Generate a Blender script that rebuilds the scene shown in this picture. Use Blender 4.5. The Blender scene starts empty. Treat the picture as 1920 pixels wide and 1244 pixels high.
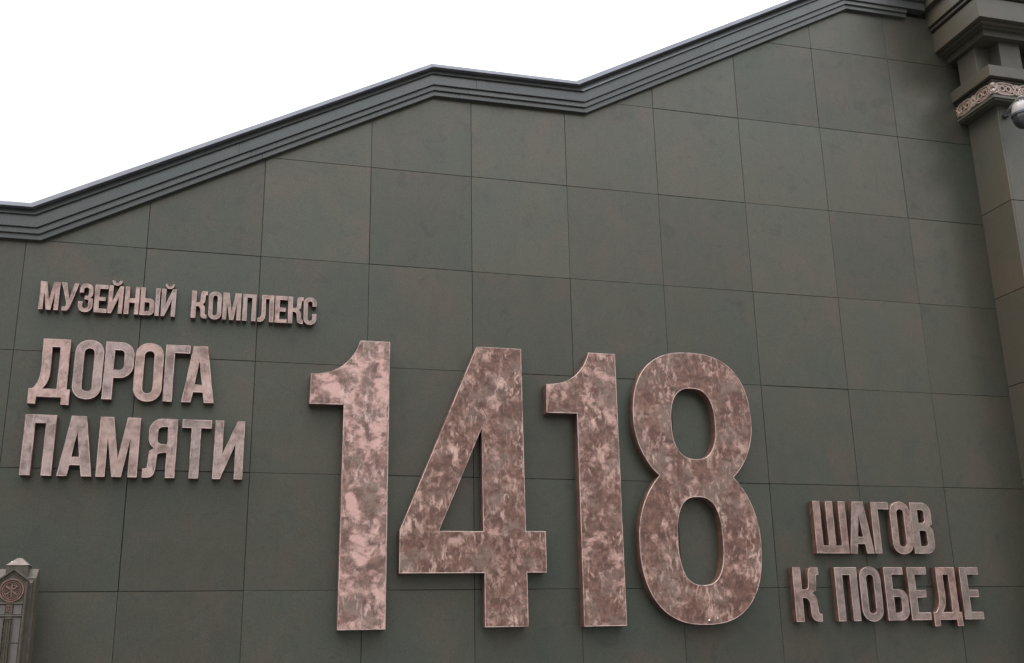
import bpy, bmesh, math, random
from mathutils import Vector, Matrix
from mathutils.geometry import tessellate_polygon

random.seed(7)
S = bpy.context.scene
COL = S.collection

# ------------------------------------------------------------------ camera
cam_d = bpy.data.cameras.new("camera")
cam = bpy.data.objects.new("camera", cam_d)
COL.objects.link(cam)
right = Vector((0.9661138, -0.25750901, -0.01769842))
down = Vector((0.05569956, 0.27494136, -0.95984624))
fwd = Vector((0.25203509, 0.92633491, 0.27996778))
m = Matrix((right, -down, -fwd)).transposed().to_4x4()
m.translation = Vector((3.379199, -11.351721, 1.65))
cam.matrix_world = m
cam_d.sensor_width = 36.0
cam_d.lens = 36.0 * 1984.58 / 1920.0
cam_d.clip_start = 0.1
cam_d.clip_end = 3000.0
S.camera = cam

# ------------------------------------------------------------------ world: bright overcast sky
SUN_EL, SUN_AZ = 58.0, -168.0      # elevation; azimuth measured from +X, sun stands to the front left
w = bpy.data.worlds.new("World")
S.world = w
w.use_nodes = True
nt = w.node_tree
nt.nodes.clear()
out = nt.nodes.new("ShaderNodeOutputWorld")
bg = nt.nodes.new("ShaderNodeBackground")
bg.inputs["Strength"].default_value = 0.1
sky = nt.nodes.new("ShaderNodeTexSky")
sky.sky_type = 'NISHITA'
sky.sun_disc = False
sky.sun_elevation = math.radians(SUN_EL)
sky.sun_rotation = math.radians(90.0 - SUN_AZ)
sky.air_density = 1.0
sky.dust_density = 4.0
hs = nt.nodes.new("ShaderNodeHueSaturation")
hs.inputs["Saturation"].default_value = 0.35
nt.links.new(sky.outputs[0], hs.inputs["Color"])
# closed cloud deck: brighter towards the zenith, steeper than real overcast to deepen shadows
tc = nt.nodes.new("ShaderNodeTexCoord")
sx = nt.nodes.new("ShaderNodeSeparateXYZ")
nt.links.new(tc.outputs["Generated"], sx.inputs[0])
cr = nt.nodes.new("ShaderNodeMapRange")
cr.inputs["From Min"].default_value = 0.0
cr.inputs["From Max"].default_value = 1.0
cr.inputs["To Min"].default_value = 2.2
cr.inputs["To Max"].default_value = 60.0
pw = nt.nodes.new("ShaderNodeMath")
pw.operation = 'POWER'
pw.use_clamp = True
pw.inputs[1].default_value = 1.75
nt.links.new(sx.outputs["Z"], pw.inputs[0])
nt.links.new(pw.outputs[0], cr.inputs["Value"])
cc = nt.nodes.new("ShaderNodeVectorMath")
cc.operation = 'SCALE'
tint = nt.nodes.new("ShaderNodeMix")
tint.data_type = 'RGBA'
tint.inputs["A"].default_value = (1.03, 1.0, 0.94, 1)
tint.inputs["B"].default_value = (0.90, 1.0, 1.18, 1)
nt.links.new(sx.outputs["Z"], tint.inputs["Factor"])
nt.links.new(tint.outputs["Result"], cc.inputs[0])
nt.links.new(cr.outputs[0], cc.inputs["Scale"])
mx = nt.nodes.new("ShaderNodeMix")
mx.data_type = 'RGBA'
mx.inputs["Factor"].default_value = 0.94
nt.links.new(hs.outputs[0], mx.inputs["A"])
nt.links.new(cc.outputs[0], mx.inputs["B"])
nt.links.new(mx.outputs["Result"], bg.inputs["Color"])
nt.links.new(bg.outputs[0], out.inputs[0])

# ------------------------------------------------------------------ sun behind the cloud
sd = bpy.data.lights.new("sun", 'SUN')
sd.energy = 1.5
sd.angle = math.radians(30.0)
sd.color = (1.0, 0.80, 0.54)
so = bpy.data.objects.new("sun", sd)
COL.objects.link(so)
ce = math.cos(math.radians(SUN_EL))
sdir = Vector((ce * math.cos(math.radians(SUN_AZ)), ce * math.sin(math.radians(SUN_AZ)), math.sin(math.radians(SUN_EL))))
so.rotation_euler = sdir.to_track_quat('Z', 'Y').to_euler()
so.location = (-8, -14, 20)

# ------------------------------------------------------------------ exposure
S.view_settings.view_transform = 'Standard'
S.view_settings.look = 'None'
S.view_settings.exposure = 0.0
S.view_settings.gamma = 1.0
S.view_settings.use_curve_mapping = False
S.render.engine = 'CYCLES'


# ================================================================== materials
class NT:
    def __init__(self, name):
        self.m = bpy.data.materials.new(name)
        self.m.use_nodes = True
        self.t = self.m.node_tree
        self.b = self.t.nodes["Principled BSDF"]

    def n(self, typ, **kw):
        x = self.t.nodes.new(typ)
        for k, v in kw.items():
            setattr(x, k, v)
        return x

    def l(self, a, b):
        self.t.links.new(a, b)

    def coords(self, shift=40.0):
        tc = self.n("ShaderNodeTexCoord")
        oi = self.n("ShaderNodeObjectInfo")
        mu = self.n("ShaderNodeVectorMath", operation='SCALE')
        mu.inputs[0].default_value = (shift, shift * 1.7, shift * 0.6)
        self.l(oi.outputs["Random"], mu.inputs["Scale"])
        ad = self.n("ShaderNodeVectorMath", operation='ADD')
        self.l(tc.outputs["Object"], ad.inputs[0])
        self.l(mu.outputs[0], ad.inputs[1])
        self.rnd = oi.outputs["Random"]
        return ad.outputs[0]

    def mapped(self, vec, scale=(1, 1, 1), rot=(0, 0, 0)):
        mp = self.n("ShaderNodeMapping")
        mp.inputs["Scale"].default_value = scale
        mp.inputs["Rotation"].default_value = rot
        self.l(vec, mp.inputs["Vector"])
        return mp.outputs[0]

    def noise(self, vec, scale, detail=5.0, rough=0.55, dist=0.0):
        x = self.n("ShaderNodeTexNoise")
        x.inputs["Scale"].default_value = scale
        x.inputs["Detail"].default_value = detail
        x.inputs["Roughness"].default_value = rough
        x.inputs["Distortion"].default_value = dist
        self.l(vec, x.inputs["Vector"])
        return x.outputs["Fac"]

    def ramp(self, fac, a, b, va=0.0, vb=1.0):
        x = self.n("ShaderNodeMapRange", interpolation_type='SMOOTHSTEP')
        x.inputs["From Min"].default_value = a
        x.inputs["From Max"].default_value = b
        x.inputs["To Min"].default_value = va
        x.inputs["To Max"].default_value = vb
        self.l(fac, x.inputs["Value"])
        return x.outputs[0]

    def mix(self, fac, a, b, mode='MIX'):
        x = self.n("ShaderNodeMix", data_type='RGBA', blend_type=mode)
        for sock, v in (("Factor", fac), ("A", a), ("B", b)):
            if isinstance(v, (int, float)):
                x.inputs[sock].default_value = v
            elif isinstance(v, tuple):
                x.inputs[sock].default_value = (v[0], v[1], v[2], 1.0)
            else:
                self.l(v, x.inputs[sock])
        return x.outputs["Result"]

    def math(self, op, a, b):
        x = self.n("ShaderNodeMath", operation=op)
        for i, v in enumerate((a, b)):
            if isinstance(v, (int, float)):
                x.inputs[i].default_value = v
            else:
                self.l(v, x.inputs[i])
        return x.outputs[0]

    def bump(self, h, strength, dist):
        x = self.n("ShaderNodeBump")
        x.inputs["Strength"].default_value = strength
        x.inputs["Distance"].default_value = dist
        self.l(h, x.inputs["Height"])
        self.l(x.outputs[0], self.b.inputs["Normal"])

    def done(self, color, rough=0.5, metal=0.0, spec=0.5):
        for sock, v in (("Base Color", color), ("Roughness", rough), ("Metallic", metal), ("Specular IOR Level", spec)):
            if isinstance(v, tuple):
                self.b.inputs[sock].default_value = (v[0], v[1], v[2], 1.0)
            elif isinstance(v, (int, float)):
                self.b.inputs[sock].default_value = v
            else:
                self.l(v, self.b.inputs[sock])
        return self.m


def patina_panel(name, base, green, pink, rough=0.34, k=1.0, metal=0.40):
    """dark bronze painted cladding with soft greenish and pinkish clouds and faint vertical runs"""
    q = NT(name)
    v = q.coords()
    geo = q.n("ShaderNodeNewGeometry")
    wide = q.ramp(q.noise(geo.outputs["Position"], 0.22, 2, 0.5), 0.40, 0.62, 0.0, 0.55)
    c = q.mix(q.math('ADD', wide, q.ramp(q.noise(v, 1.0, 4, 0.6, 0.3), 0.42, 0.66, 0.0, 0.45)), base, green)
    v2 = q.mapped(v, (1.0, 1.0, 0.8), (0.2, 0.0, 0.4))
    c = q.mix(q.math('MULTIPLY', q.ramp(q.noise(v2, 1.5, 6, 0.62, 0.5), 0.44, 0.70), 0.95 * k), c, pink)
    teal = q.noise(q.mapped(v, (1.0, 1.0, 0.7), (0.0, 0.3, 0.0)), 2.6, 6, 0.6, 0.4)
    c = q.mix(q.math('MULTIPLY', q.ramp(teal, 0.58, 0.72), 0.45 * k), c, (base[0] * 0.72, base[1] * 0.95, base[2] * 1.02))
    runs = q.noise(q.mapped(v, (5.0, 5.0, 0.9)), 1.0, 5, 0.6, 0.4)
    c = q.mix(q.math('MULTIPLY', q.ramp(runs, 0.54, 0.80), 0.20 * k), c, (0.035, 0.036, 0.032))
    blot = q.noise(v, 4.5, 6, 0.65, 0.8)
    c = q.mix(q.math('MULTIPLY', q.ramp(blot, 0.52, 0.78), 0.46 * k), c, (0.040, 0.036, 0.033))
    vr = q.mapped(v, (1.0, 1.0, 1.0), (0.61, 0.37, 0.83))
    grain = q.noise(vr, 85.0, 3, 0.7)
    c = q.mix(0.42, c, q.mix(q.ramp(grain, 0.30, 0.70), (0.28, 0.28, 0.28), (0.72, 0.72, 0.72)), 'OVERLAY')
    tone = q.math('ADD', q.math('MULTIPLY', q.rnd, 0.18), 0.91)
    hsv = q.n("ShaderNodeHueSaturation")
    q.l(c, hsv.inputs["Color"])
    q.l(tone, hsv.inputs["Value"])
    r = q.math('ADD', q.ramp(blot, 0.3, 0.7, 0.0, 0.10), rough - 0.04)
    q.bump(q.math('ADD', q.noise(vr, 90.0, 3, 0.6), q.math('MULTIPLY', q.noise(vr, 2.2, 2), 1.2)), 0.07, 0.004)
    return q.done(hsv.outputs[0], r, metal, 0.5)


def copper(name, pink_at, grey_amt, dark, bright, dab, contrast=1.0, size=1.0, rough=0.46, soft=1.0, vary=0.0):
    """hand-patinated copper: wiped bright patches over brown, with grey bloom and many short dabs of the pad"""
    q = NT(name)
    v = q.coords()
    wn = q.n("ShaderNodeTexNoise")
    wn.inputs["Scale"].default_value = 7.0 * size
    wn.inputs["Detail"].default_value = 4
    q.l(v, wn.inputs["Vector"])
    ws = q.n("ShaderNodeVectorMath", operation='MULTIPLY_ADD')
    q.l(wn.outputs["Color"], ws.inputs[0])
    ws.inputs[1].default_value = (0.09 / size, 0.0, 0.09 / size)
    q.l(v, ws.inputs[2])
    vw = ws.outputs[0]
    grey = (0.262, 0.200, 0.160)
    big = q.noise(vw, 4.4 * size, 9, 0.66, 0.25)
    mid = q.noise(vw, 13.0 * size, 7, 0.66, 0.4)
    clump = q.noise(v, 2.4 * size, 4, 0.6, 0.2)
    c = q.mix(q.ramp(mid, 0.38, 0.64), tuple(x * (1 - 0.30 * contrast) for x in dark), tuple(x * (1 + 0.30 * contrast) for x in dark))
    g = q.noise(q.mapped(vw, (1, 1, 1), (0, 0.9, 0)), 3.4 * size, 7, 0.62, 0.3)
    c = q.mix(q.math('MULTIPLY', q.ramp(g, 0.47, 0.64), grey_amt), c, grey)
    c = q.mix(q.math('MULTIPLY', q.ramp(big, pink_at - 0.06 * soft, pink_at + 0.07 * soft), 0.90), c, bright)
    # dark dabs
    d = q.noise(q.mapped(vw, (0.5, 1.0, 1.25), (0, 0.35, 0)), 8.0 * size, 6, 0.64, 0.4)
    c = q.mix(q.math('MULTIPLY', q.ramp(d, 0.52 - 0.03 * soft, 0.65 + 0.04 * soft), 0.75 * contrast), c, tuple(x * 0.62 for x in dark))
    # light dabs in three directions, gathered in clumps
    cl = q.ramp(clump, 0.38, 0.62, 0.10, 1.0)
    for ang, sc, at in ((0.75, 9.0, 0.56), (-0.75, 11.0, 0.565), (1.35, 9.0, 0.575)):
        d = q.noise(q.mapped(vw, (1.3, 1.0, 0.62), (0, ang, 0)), sc * size, 6, 0.62, 0.5)
        c = q.mix(q.math('MULTIPLY', q.math('MULTIPLY', q.ramp(d, at - 0.03 * soft, at + 0.09 + 0.03 * soft), cl), 0.80 * contrast), c, dab)
    scr = q.noise(q.mapped(v, (3.0, 1.0, 0.22), (0, 0.95, 0)), 26.0 * size, 3, 0.55, 0.3)
    c = q.mix(q.math('MULTIPLY', q.ramp(scr, 0.66, 0.74), 0.5 * contrast), c, dab)
    grain = q.noise(v, 150.0, 2, 0.6)
    c = q.mix(0.40, c, q.mix(q.ramp(grain, 0.25, 0.75), (0.3, 0.3, 0.3), (0.7, 0.7, 0.7)), 'OVERLAY')
    if vary:
        c = q.mix(q.math('MULTIPLY', q.rnd, vary), c, (0.175, 0.158, 0.130))
        hv = q.n("ShaderNodeHueSaturation")
        q.l(c, hv.inputs["Color"])
        fr = q.math('FRACT', q.math('MULTIPLY', q.rnd, 17.3), 0.0)
        q.l(q.math('ADD', q.math('MULTIPLY', fr, 0.25), 0.82), hv.inputs["Saturation"])
        q.l(q.math('ADD', q.math('MULTIPLY', fr, 0.20), 0.92), hv.inputs["Value"])
        c = hv.outputs[0]
    r = q.math('ADD', q.ramp(mid, 0.3, 0.7, 0.0, 0.14), rough - 0.07)
    q.bump(q.math('ADD', mid, q.math('MULTIPLY', big, 0.6)), 0.12, 0.004)
    return q.done(c, r, 0.15, 0.45)


def plain(name, col, var=0.25, rough=0.5, metal=0.0, scale=8.0, spec=0.5):
    q = NT(name)
    v = q.coords()
    n1 = q.noise(v, scale, 6, 0.6, 0.5)
    lo = tuple(c * (1 - var) for c in col)
    hi = tuple(min(1.0, c * (1 + var)) for c in col)
    c = q.mix(q.ramp(n1, 0.3, 0.7), lo, hi)
    q.bump(q.noise(v, 120.0, 3, 0.6), 0.08, 0.002)
    return q.done(c, rough, metal, spec)


M = {}
M['panel'] = patina_panel("bronze_panel_patina", (0.085, 0.080, 0.060), (0.073, 0.081, 0.061), (0.102, 0.083, 0.064), k=0.9)
M['cornice'] = patina_panel("cornice_patina", (0.098, 0.099, 0.091), (0.091, 0.097, 0.090), (0.105, 0.099, 0.091), k=0.4)
M['pier'] = patina_panel("pier_patina", (0.083, 0.072, 0.050), (0.072, 0.069, 0.053), (0.092, 0.074, 0.052), k=0.9, metal=0.05, rough=0.50)
M['backing'] = plain("dark_backing", (0.012, 0.012, 0.011), 0.2, 0.8)
DK = (0.158, 0.079, 0.056)
DAB = (0.64, 0.415, 0.338)
M['copper_pink'] = copper("copper_pale_wiped", 0.510, 0.55, (0.206, 0.114, 0.088), (0.62, 0.372, 0.315), (0.65, 0.44, 0.375), 1.0, 1.1, soft=1.0)
M['copper_brown'] = copper("copper_brown", 0.605, 0.45, DK, (0.49, 0.294, 0.236), DAB, 1.0, 1.1, soft=1.0)
M['copper_mid'] = copper("copper_mottled", 0.565, 0.45, DK, (0.54, 0.324, 0.262), DAB, 1.0, 1.1, soft=1.0)
M['copper_soft'] = copper("copper_soft_rose", 0.47, 0.30, (0.215, 0.130, 0.104), (0.48, 0.315, 0.265), (0.62, 0.445, 0.385), 0.70, 1.4, soft=2.0, vary=0.30)
M['copper_dull'] = copper("copper_dull_grey", 0.52, 0.50, (0.155, 0.090, 0.069), (0.37, 0.235, 0.192), (0.46, 0.32, 0.27), 0.70, 1.4, soft=2.0, vary=0.55)  # right letters: greyer patina, their weaker gloss partly put into the darker colour
q = NT("copper_edge_polished")
v = q.coords()
wear = q.ramp(q.noise(v, 5.0, 6, 0.7, 0.8), 0.36, 0.58)
M['rim'] = q.done(q.mix(wear, (0.25, 0.165, 0.138), (0.58, 0.415, 0.365)), 0.40, 0.2)
M['return'] = plain("copper_return_dark", (0.150, 0.080, 0.058), 0.30, 0.5, 0.25, 9.0)


q = NT("bright_bead_metal")
M['bead_metal'] = q.done((0.85, 0.84, 0.82), 0.25, 0.6)


# ================================================================== helpers
def link(name, mesh, mats, parent=None, loc=(0, 0, 0)):
    o = bpy.data.objects.new(name, mesh)
    COL.objects.link(o)
    if not isinstance(mats, (list, tuple)):
        mats = [mats]
    if len(mesh.materials) == 0:
        for k in mats:
            mesh.materials.append(k)
    o.location = loc
    if parent is not None:
        o.parent = parent
    return o


def empty(name, label, cat, loc=(0, 0, 0), group=None):
    o = bpy.data.objects.new(name, None)
    COL.objects.link(o)
    o.location = loc
    o.empty_display_size = 0.1
    o["label"] = label
    o["category"] = cat
    if group:
        o["group"] = group
    return o


def mesh_from(name, verts, faces, fmat=None):
    me = bpy.data.meshes.new(name)
    me.from_pydata([tuple(v) for v in verts], [], faces)
    if fmat:
        for p, k in zip(me.polygons, fmat):
            p.material_index = k
    me.update()
    return me


def area(p):
    return 0.5 * sum(p[i][0] * p[(i + 1) % len(p)][1] - p[(i + 1) % len(p)][0] * p[i][1] for i in range(len(p)))


def clean(p):
    q = []
    for a in p:
        if not q or (a[0] - q[-1][0]) ** 2 + (a[1] - q[-1][1]) ** 2 > 1e-9:
            q.append((a[0], a[1]))
    if (q[0][0] - q[-1][0]) ** 2 + (q[0][1] - q[-1][1]) ** 2 < 1e-9:
        q.pop()
    return q


def inset(p, d):
    """mitred offset to the left of the travel direction (inwards for a CCW outline, into the stroke for a CW hole)"""
    r = []
    n = len(p)
    for i in range(n):
        a, b, c = Vector(p[i - 1]), Vector(p[i]), Vector(p[(i + 1) % n])
        e1 = (b - a).normalized()
        e2 = (c - b).normalized()
        n1 = Vector((-e1.y, e1.x))
        n2 = Vector((-e2.y, e2.x))
        k = n1 + n2
        den = 1.0 + n1.dot(n2)
        k = k / max(den, 0.35)
        r.append((b.x + k.x * d, b.y + k.y * d))
    return r


def tess(loops):
    vs = [Vector((x, y, 0)) for lp in loops for x, y in lp]
    tris = tessellate_polygon([[Vector((x, y, 0)) for x, y in lp] for lp in loops])
    res = []
    for t in tris:
        a, b, c = vs[t[0]], vs[t[1]], vs[t[2]]
        cr_ = (b - a).cross(c - a).z
        if abs(cr_) < 1e-12:
            continue
        res.append(tuple(t) if cr_ > 0 else (t[0], t[2], t[1]))
    return vs, res


def orient(loops):
    outl = []
    for i, lp in enumerate(loops):
        lp = clean(lp)
        a = area(lp)
        if (i == 0 and a < 0) or (i > 0 and a > 0):
            lp = lp[::-1]
        outl.append(lp)
    return outl


def arc(cx, cy, rx, ry, a0, a1, n=10, e=2.0):
    r = []
    for i in range(n + 1):
        t = math.radians(a0 + (a1 - a0) * i / n)
        c, s = math.cos(t), math.sin(t)
        r.append((cx + rx * math.copysign(abs(c) ** (2 / e), c), cy + ry * math.copysign(abs(s) ** (2 / e), s)))
    return r


def curve(p0, p1, p2, n=6):
    return [((1 - t) ** 2 * p0[0] + 2 * t * (1 - t) * p1[0] + t * t * p2[0],
             (1 - t) ** 2 * p0[1] + 2 * t * (1 - t) * p1[1] + t * t * p2[1]) for t in [i / n for i in range(n + 1)]]


def bm_box(bm, x0, x1, y0, y1, z0, z1, bev=0.0):
    vs = [bm.verts.new((x, y, z)) for x in (x0, x1) for y in (y0, y1) for z in (z0, z1)]
    f = [(0, 1, 3, 2), (4, 6, 7, 5), (0, 4, 5, 1), (2, 3, 7, 6), (0, 2, 6, 4), (1, 5, 7, 3)]
    fs = [bm.faces.new([vs[i] for i in q]) for q in f]
    if bev:
        es = list({e for q in fs for e in q.edges})
        bmesh.ops.bevel(bm, geom=es, offset=bev, segments=1, affect='EDGES')


def box(name, dims, mat, parent=None, bev=0.004):
    x0, x1, y0, y1, z0, z1 = dims
    c = ((x0 + x1) / 2, (y0 + y1) / 2, (z0 + z1) / 2)
    bm = bmesh.new()
    bm_box(bm, x0 - c[0], x1 - c[0], y0 - c[1], y1 - c[1], z0 - c[2], z1 - c[2], bev)
    bmesh.ops.recalc_face_normals(bm, faces=bm.faces)
    me = bpy.data.meshes.new(name)
    bm.to_mesh(me)
    bm.free()
    return link(name, me, mat, parent, c)


def plate(name, poly, y_front, thick, mat, parent, cham=0.003):
    """flat polygon in the XZ plane with a thickness and a chamfered front edge, origin at its centre"""
    poly = orient([poly])[0]
    cx = sum(p[0] for p in poly) / len(poly)
    cz = sum(p[1] for p in poly) / len(poly)
    poly = [(x - cx, z - cz) for x, z in poly]
    ins = inset(poly, cham)
    n = len(poly)
    V = [(x, thick, z) for x, z in poly] + [(x, cham, z) for x, z in poly] + [(x, 0.0, z) for x, z in ins]
    F = []
    for i in range(n):
        j = (i + 1) % n
        F.append((i, j, n + j, n + i))
        F.append((n + i, n + j, 2 * n + j, 2 * n + i))
    _, tr = tess([ins])
    F += [tuple(2 * n + k for k in t) for t in tr]
    me = mesh_from(name, V, F)
    return link(name, me, mat, parent, (cx, y_front, cz))


# ================================================================== ground
q = NT("grey_paving_stone")
v = q.coords(0.0)
brick = q.n("ShaderNodeTexBrick")
brick.inputs["Scale"].default_value = 1.0
brick.inputs["Color1"].default_value = (0.075, 0.073, 0.068, 1)
brick.inputs["Color2"].default_value = (0.058, 0.056, 0.052, 1)
brick.inputs["Mortar"].default_value = (0.06, 0.06, 0.055, 1)
brick.inputs["Mortar Size"].default_value = 0.012
brick.inputs["Brick Width"].default_value = 0.9
brick.inputs["Row Height"].default_value = 0.6
q.l(v, brick.inputs["Vector"])
c = q.mix(q.math('MULTIPLY', q.noise(v, 0.7, 6, 0.6), 0.5), brick.outputs["Color"], (0.10, 0.10, 0.095))
M['paving'] = q.done(c, 0.75)
g = link("ground", mesh_from("ground", [(-900, -900, 0), (900, -900, 0), (900, 900, 0), (-900, 900, 0)], [(0, 1, 2, 3)]), M['paving'])
g["kind"] = "structure"

# ================================================================== the museum wall
wall = empty("museum_wall", "dark bronze panelled museum wall with a stepped sloping cornice carrying all the copper lettering", "wall")
wall["kind"] = "thing"
PX, PZ = 1.2, 1.2015
ROWZ = [10.588 - PZ * k for k in range(0, 10)]       # seam heights from the top down
H1 = [6.133, 6.084, 6.019, 5.888, 5.826, 5.766]       # cornice lines, coping top first, over the lowest level
UP1, UP2 = 2.215, 2.090
VX1 = [1.230, 1.252, 1.280, 1.305, 1.329, 1.348]
PX1 = [5.482, 5.498, 5.500, 5.517, 5.526, 5.537]
VX2 = [7.316, 7.352, 7.416, 7.438, 7.453, 7.473]
PX2 = [11.280, 11.300, 11.335, 11.362, 11.380, 11.404]
XL, XR = -3.6, 15.6


def line_pts(k, x_end):
    z1, z2, z3 = H1[k], H1[k] + UP1, H1[k] + UP1 + UP2
    return [(XL, z1), (VX1[k], z1), (PX1[k], z2), (VX2[k], z2), (PX2[k], z3), (x_end, z3)]


def line_at(k, x):
    p = line_pts(k, 16.0)
    for a, b in zip(p, p[1:]):
        if a[0] <= x <= b[0]:
            return a[1] + (b[1] - a[1]) * (x - a[0]) / (b[0] - a[0])
    return p[-1][1]


# solid core of the wall behind the cladding
core = line_pts(2, XR)
poly = [(XL, 0.0), (XR, 0.0)] + core[::-1]
plate("wall_core", poly, 0.045, 0.55, M['backing'], wall, 0.001)

# cladding panels, cut along the cornice
zs = sorted([z for z in ROWZ if z > 0.05] + [0.0])
prng = random.Random(11)
for ci in range(-3, 11):
    x0, x1 = ci * PX, (ci + 1) * PX
    brk = sorted({x0, x1, *[x for x in (VX1[4], PX1[4], VX2[4], PX2[4]) if x0 < x < x1]})
    for z0, z1 in zip(zs, zs[1:] + [zs[-1] + PZ]):
        # where the top profile crosses this cell
        xs = list(brk)
        for a, b in zip(brk, brk[1:]):
            fa, fb = line_at(4, a), line_at(4, b)
            for zc in (z0, z1):
                if (fa - zc) * (fb - zc) < 0:
                    xs.append(a + (b - a) * (zc - fa) / (fb - fa))
        xs = sorted(xs)
        top = [(x, min(z1, line_at(4, x))) for x in xs]
        top = [p for p in top if p[1] >= z0 - 1e-6]
        if len(top) < 2 or max(p[1] for p in top) < z0 + 0.03:
            continue
        tp = [top[0]]
        for p in top[1:]:
            tp.append(p)
        poly = [(tp[0][0], z0), (tp[-1][0], z0)] + tp[::-1]
        poly = clean(poly)
        # drop collinear points
        q2 = []
        for i in range(len(poly)):
            a, b, c2 = poly[i - 1], poly[i], poly[(i + 1) % len(poly)]
            if abs((b[0] - a[0]) * (c2[1] - b[1]) - (b[1] - a[1]) * (c2[0] - b[0])) > 1e-7:
                q2.append(b)
        if len(q2) < 3:
            continue
        gap = prng.choice((0.0014, 0.002, 0.0032))
        poly = inset(orient([q2])[0], gap)
        y = prng.uniform(-0.0015, 0.0015)
        o = plate("panel", poly, y, 0.035, M['panel'], wall, 0.002)
        o.rotation_euler = (prng.uniform(-0.0012, 0.0012), 0, prng.uniform(-0.0012, 0.0012))


# cornice: stepped bands under a sloping coping
def cut(k, xa, xb):
    pts = [p for p in line_pts(k, 16.0) if xa < p[0] < xb]
    return [(xa, line_at(k, xa))] + pts + [(xb, line_at(k, xb))]


def cornice(name, lo, hi, d, x_end, top_back=0.0, mat=None):
    """one moulding run, fixed in four lengths with hairline joints"""
    js = [XL, -0.9 + 0.2 * lo, 3.3 + 0.13 * (lo % 3), 6.35 - 0.1 * lo, 9.1 + 0.17 * (lo % 2), x_end]
    for i, (xa, xb) in enumerate(zip(js, js[1:])):
        cornice_length(name, lo, hi, d + (0.0016 if i % 2 else 0.0), xa, xb - (0.003 if i < 4 and name != "coping" else 0.0), top_back, mat)


def cornice_length(name, lo, hi, d, xa, xb, top_back, mat):
    a, b = cut(lo, xa, xb), cut(hi, xa, xb)
    n = len(a)
    c0 = Vector((6.0, 0, 8.0))
    V, F = [], []
    for (x, z) in a:
        V += [(x, 0.02, z), (x, -d, z)]
    for (x, z) in b:
        V += [(x, -(d - top_back), z), (x, 0.02 if name != "coping" else 0.62, z)]
    # each section: back bottom, front bottom, front top, back top
    sec = [(2 * i, 2 * i + 1, 2 * n + 2 * i, 2 * n + 2 * i + 1) for i in range(n)]
    for s0, s1 in zip(sec, sec[1:]):
        for k in range(4):
            j = (k + 1) % 4
            F.append((s0[k], s0[j], s1[j], s1[k]))
    F.append(sec[0][::-1])
    F.append(sec[-1])
    V = [tuple(Vector(p) - c0) for p in V]
    me = mesh_from(name, V, F)
    bm = bmesh.new()
    bm.from_mesh(me)
    es = [e for e in bm.edges if all(abs(v.co.y + d) < 1e-6 or (top_back and abs(v.co.y + d - top_back) < 1e-6) for v in e.verts)
          and abs(e.verts[0].co.x - e.verts[1].co.x) > 0.05]
    bmesh.ops.bevel(bm, geom=es, offset=0.003, segments=1, affect='EDGES')
    bmesh.ops.recalc_face_normals(bm, faces=bm.faces)
    bm.to_mesh(me)
    bm.free()
    link(name, me, mat or M['cornice'], wall, c0)


cornice("cornice_band", 5, 4, 0.055, 12.36)
cornice("cornice_band", 4, 3, 0.080, 12.365)
cornice("fascia", 3, 2, 0.105, 12.655)
M['coping'] = plain("zinc_coping", (0.165, 0.165, 0.178), 0.12, 0.45, 0.2, 3.0)
cornice("cornice_band", 2, 1, 0.132, 12.655, 0.028)
cornice("coping", 1, 0, 0.172, 12.655, 0.010, M['coping'])

# ================================================================== corner pier on the right
SX, SY = 13.17, -0.59          # left face and front face of the shaft
pier = empty("corner_pier", "massive bronze corner pier with copper frieze, dentils and heavy cornice at the right edge", "pier", (14.3, -0.3, 0))
PR = 15.43


def stage(name, o, z0, z1, mat=None, bev=0.004):
    ob = box(name, (SX - o, PR + o, SY - o, 0.02 if name != 'shaft_core' else 0.5, z0, z1), mat or M['pier'], None, bev)
    ob.parent = pier
    ob.location = Vector(ob.location) - Vector(pier.location)
    return ob


stage("shaft_core", -0.03, 0.0, 8.50, M['backing'])
seams = [0.0, 1.1, 2.30, 3.50, 4.71, 5.91, 7.115, 8.50]


def pbox(name, dims, mat, bev=0.004):
    ob = box(name, dims, mat, None, bev)
    ob.parent = pier
    ob.location = Vector(ob.location) - Vector(pier.location)
    return ob


for z0, z1 in zip(seams, seams[1:]):
    gp = 0.003
    pbox("panel", (SX, SX + 0.03, SY + 0.0005, -0.002, z0 + gp, z1 - gp), M['pier'])
    for xa, xb in ((SX + 0.031, SX + 1.13), (SX + 1.136, PR)):
        pbox("panel", (xa, xb, SY, SY + 0.03, z0 + gp, z1 - gp), M['pier'])
stage("astragal", 0.135, 8.500, 8.522)
stage("astragal", 0.155, 8.522, 8.562)
stage("frieze_band", 0.135, 8.562, 8.775)
stage("astragal", 0.150, 8.775, 8.795)
stage("frieze_band", 0.110, 8.795, 8.815)
stage("abacus", 0.205, 8.815, 8.975)
stage("abacus_lip", 0.190, 8.975, 8.992)
stage("dentil_core", -0.13, 8.992, 9.44)
stage("bed_mould", 0.185, 9.44, 9.535)
stage("bed_mould", 0.300, 9.555, 9.590)
stage("bed_mould", 0.240, 9.535, 9.555)
stage("architrave_fascia", 0.372, 9.590, 9.895)
stage("bed_mould", 0.345, 9.895, 9.925)
stage("bed_mould", 0.402, 9.925, 9.960)
stage("bed_mould", 0.385, 9.960, 9.985)
stage("architrave_fascia", 0.432, 9.985, 10.235)
stage("architrave_fascia", 0.500, 10.245, 10.62)
stage("bed_mould", 0.47, 10.235, 10.245)
stage("crown", 0.62, 10.62, 10.95)
for ya, yb in ((-0.48, -0.12),):
    pbox("dentil", (13.05, 13.34, ya, yb, 8.994, 9.438), M['pier'])
xx = 13.285
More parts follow.
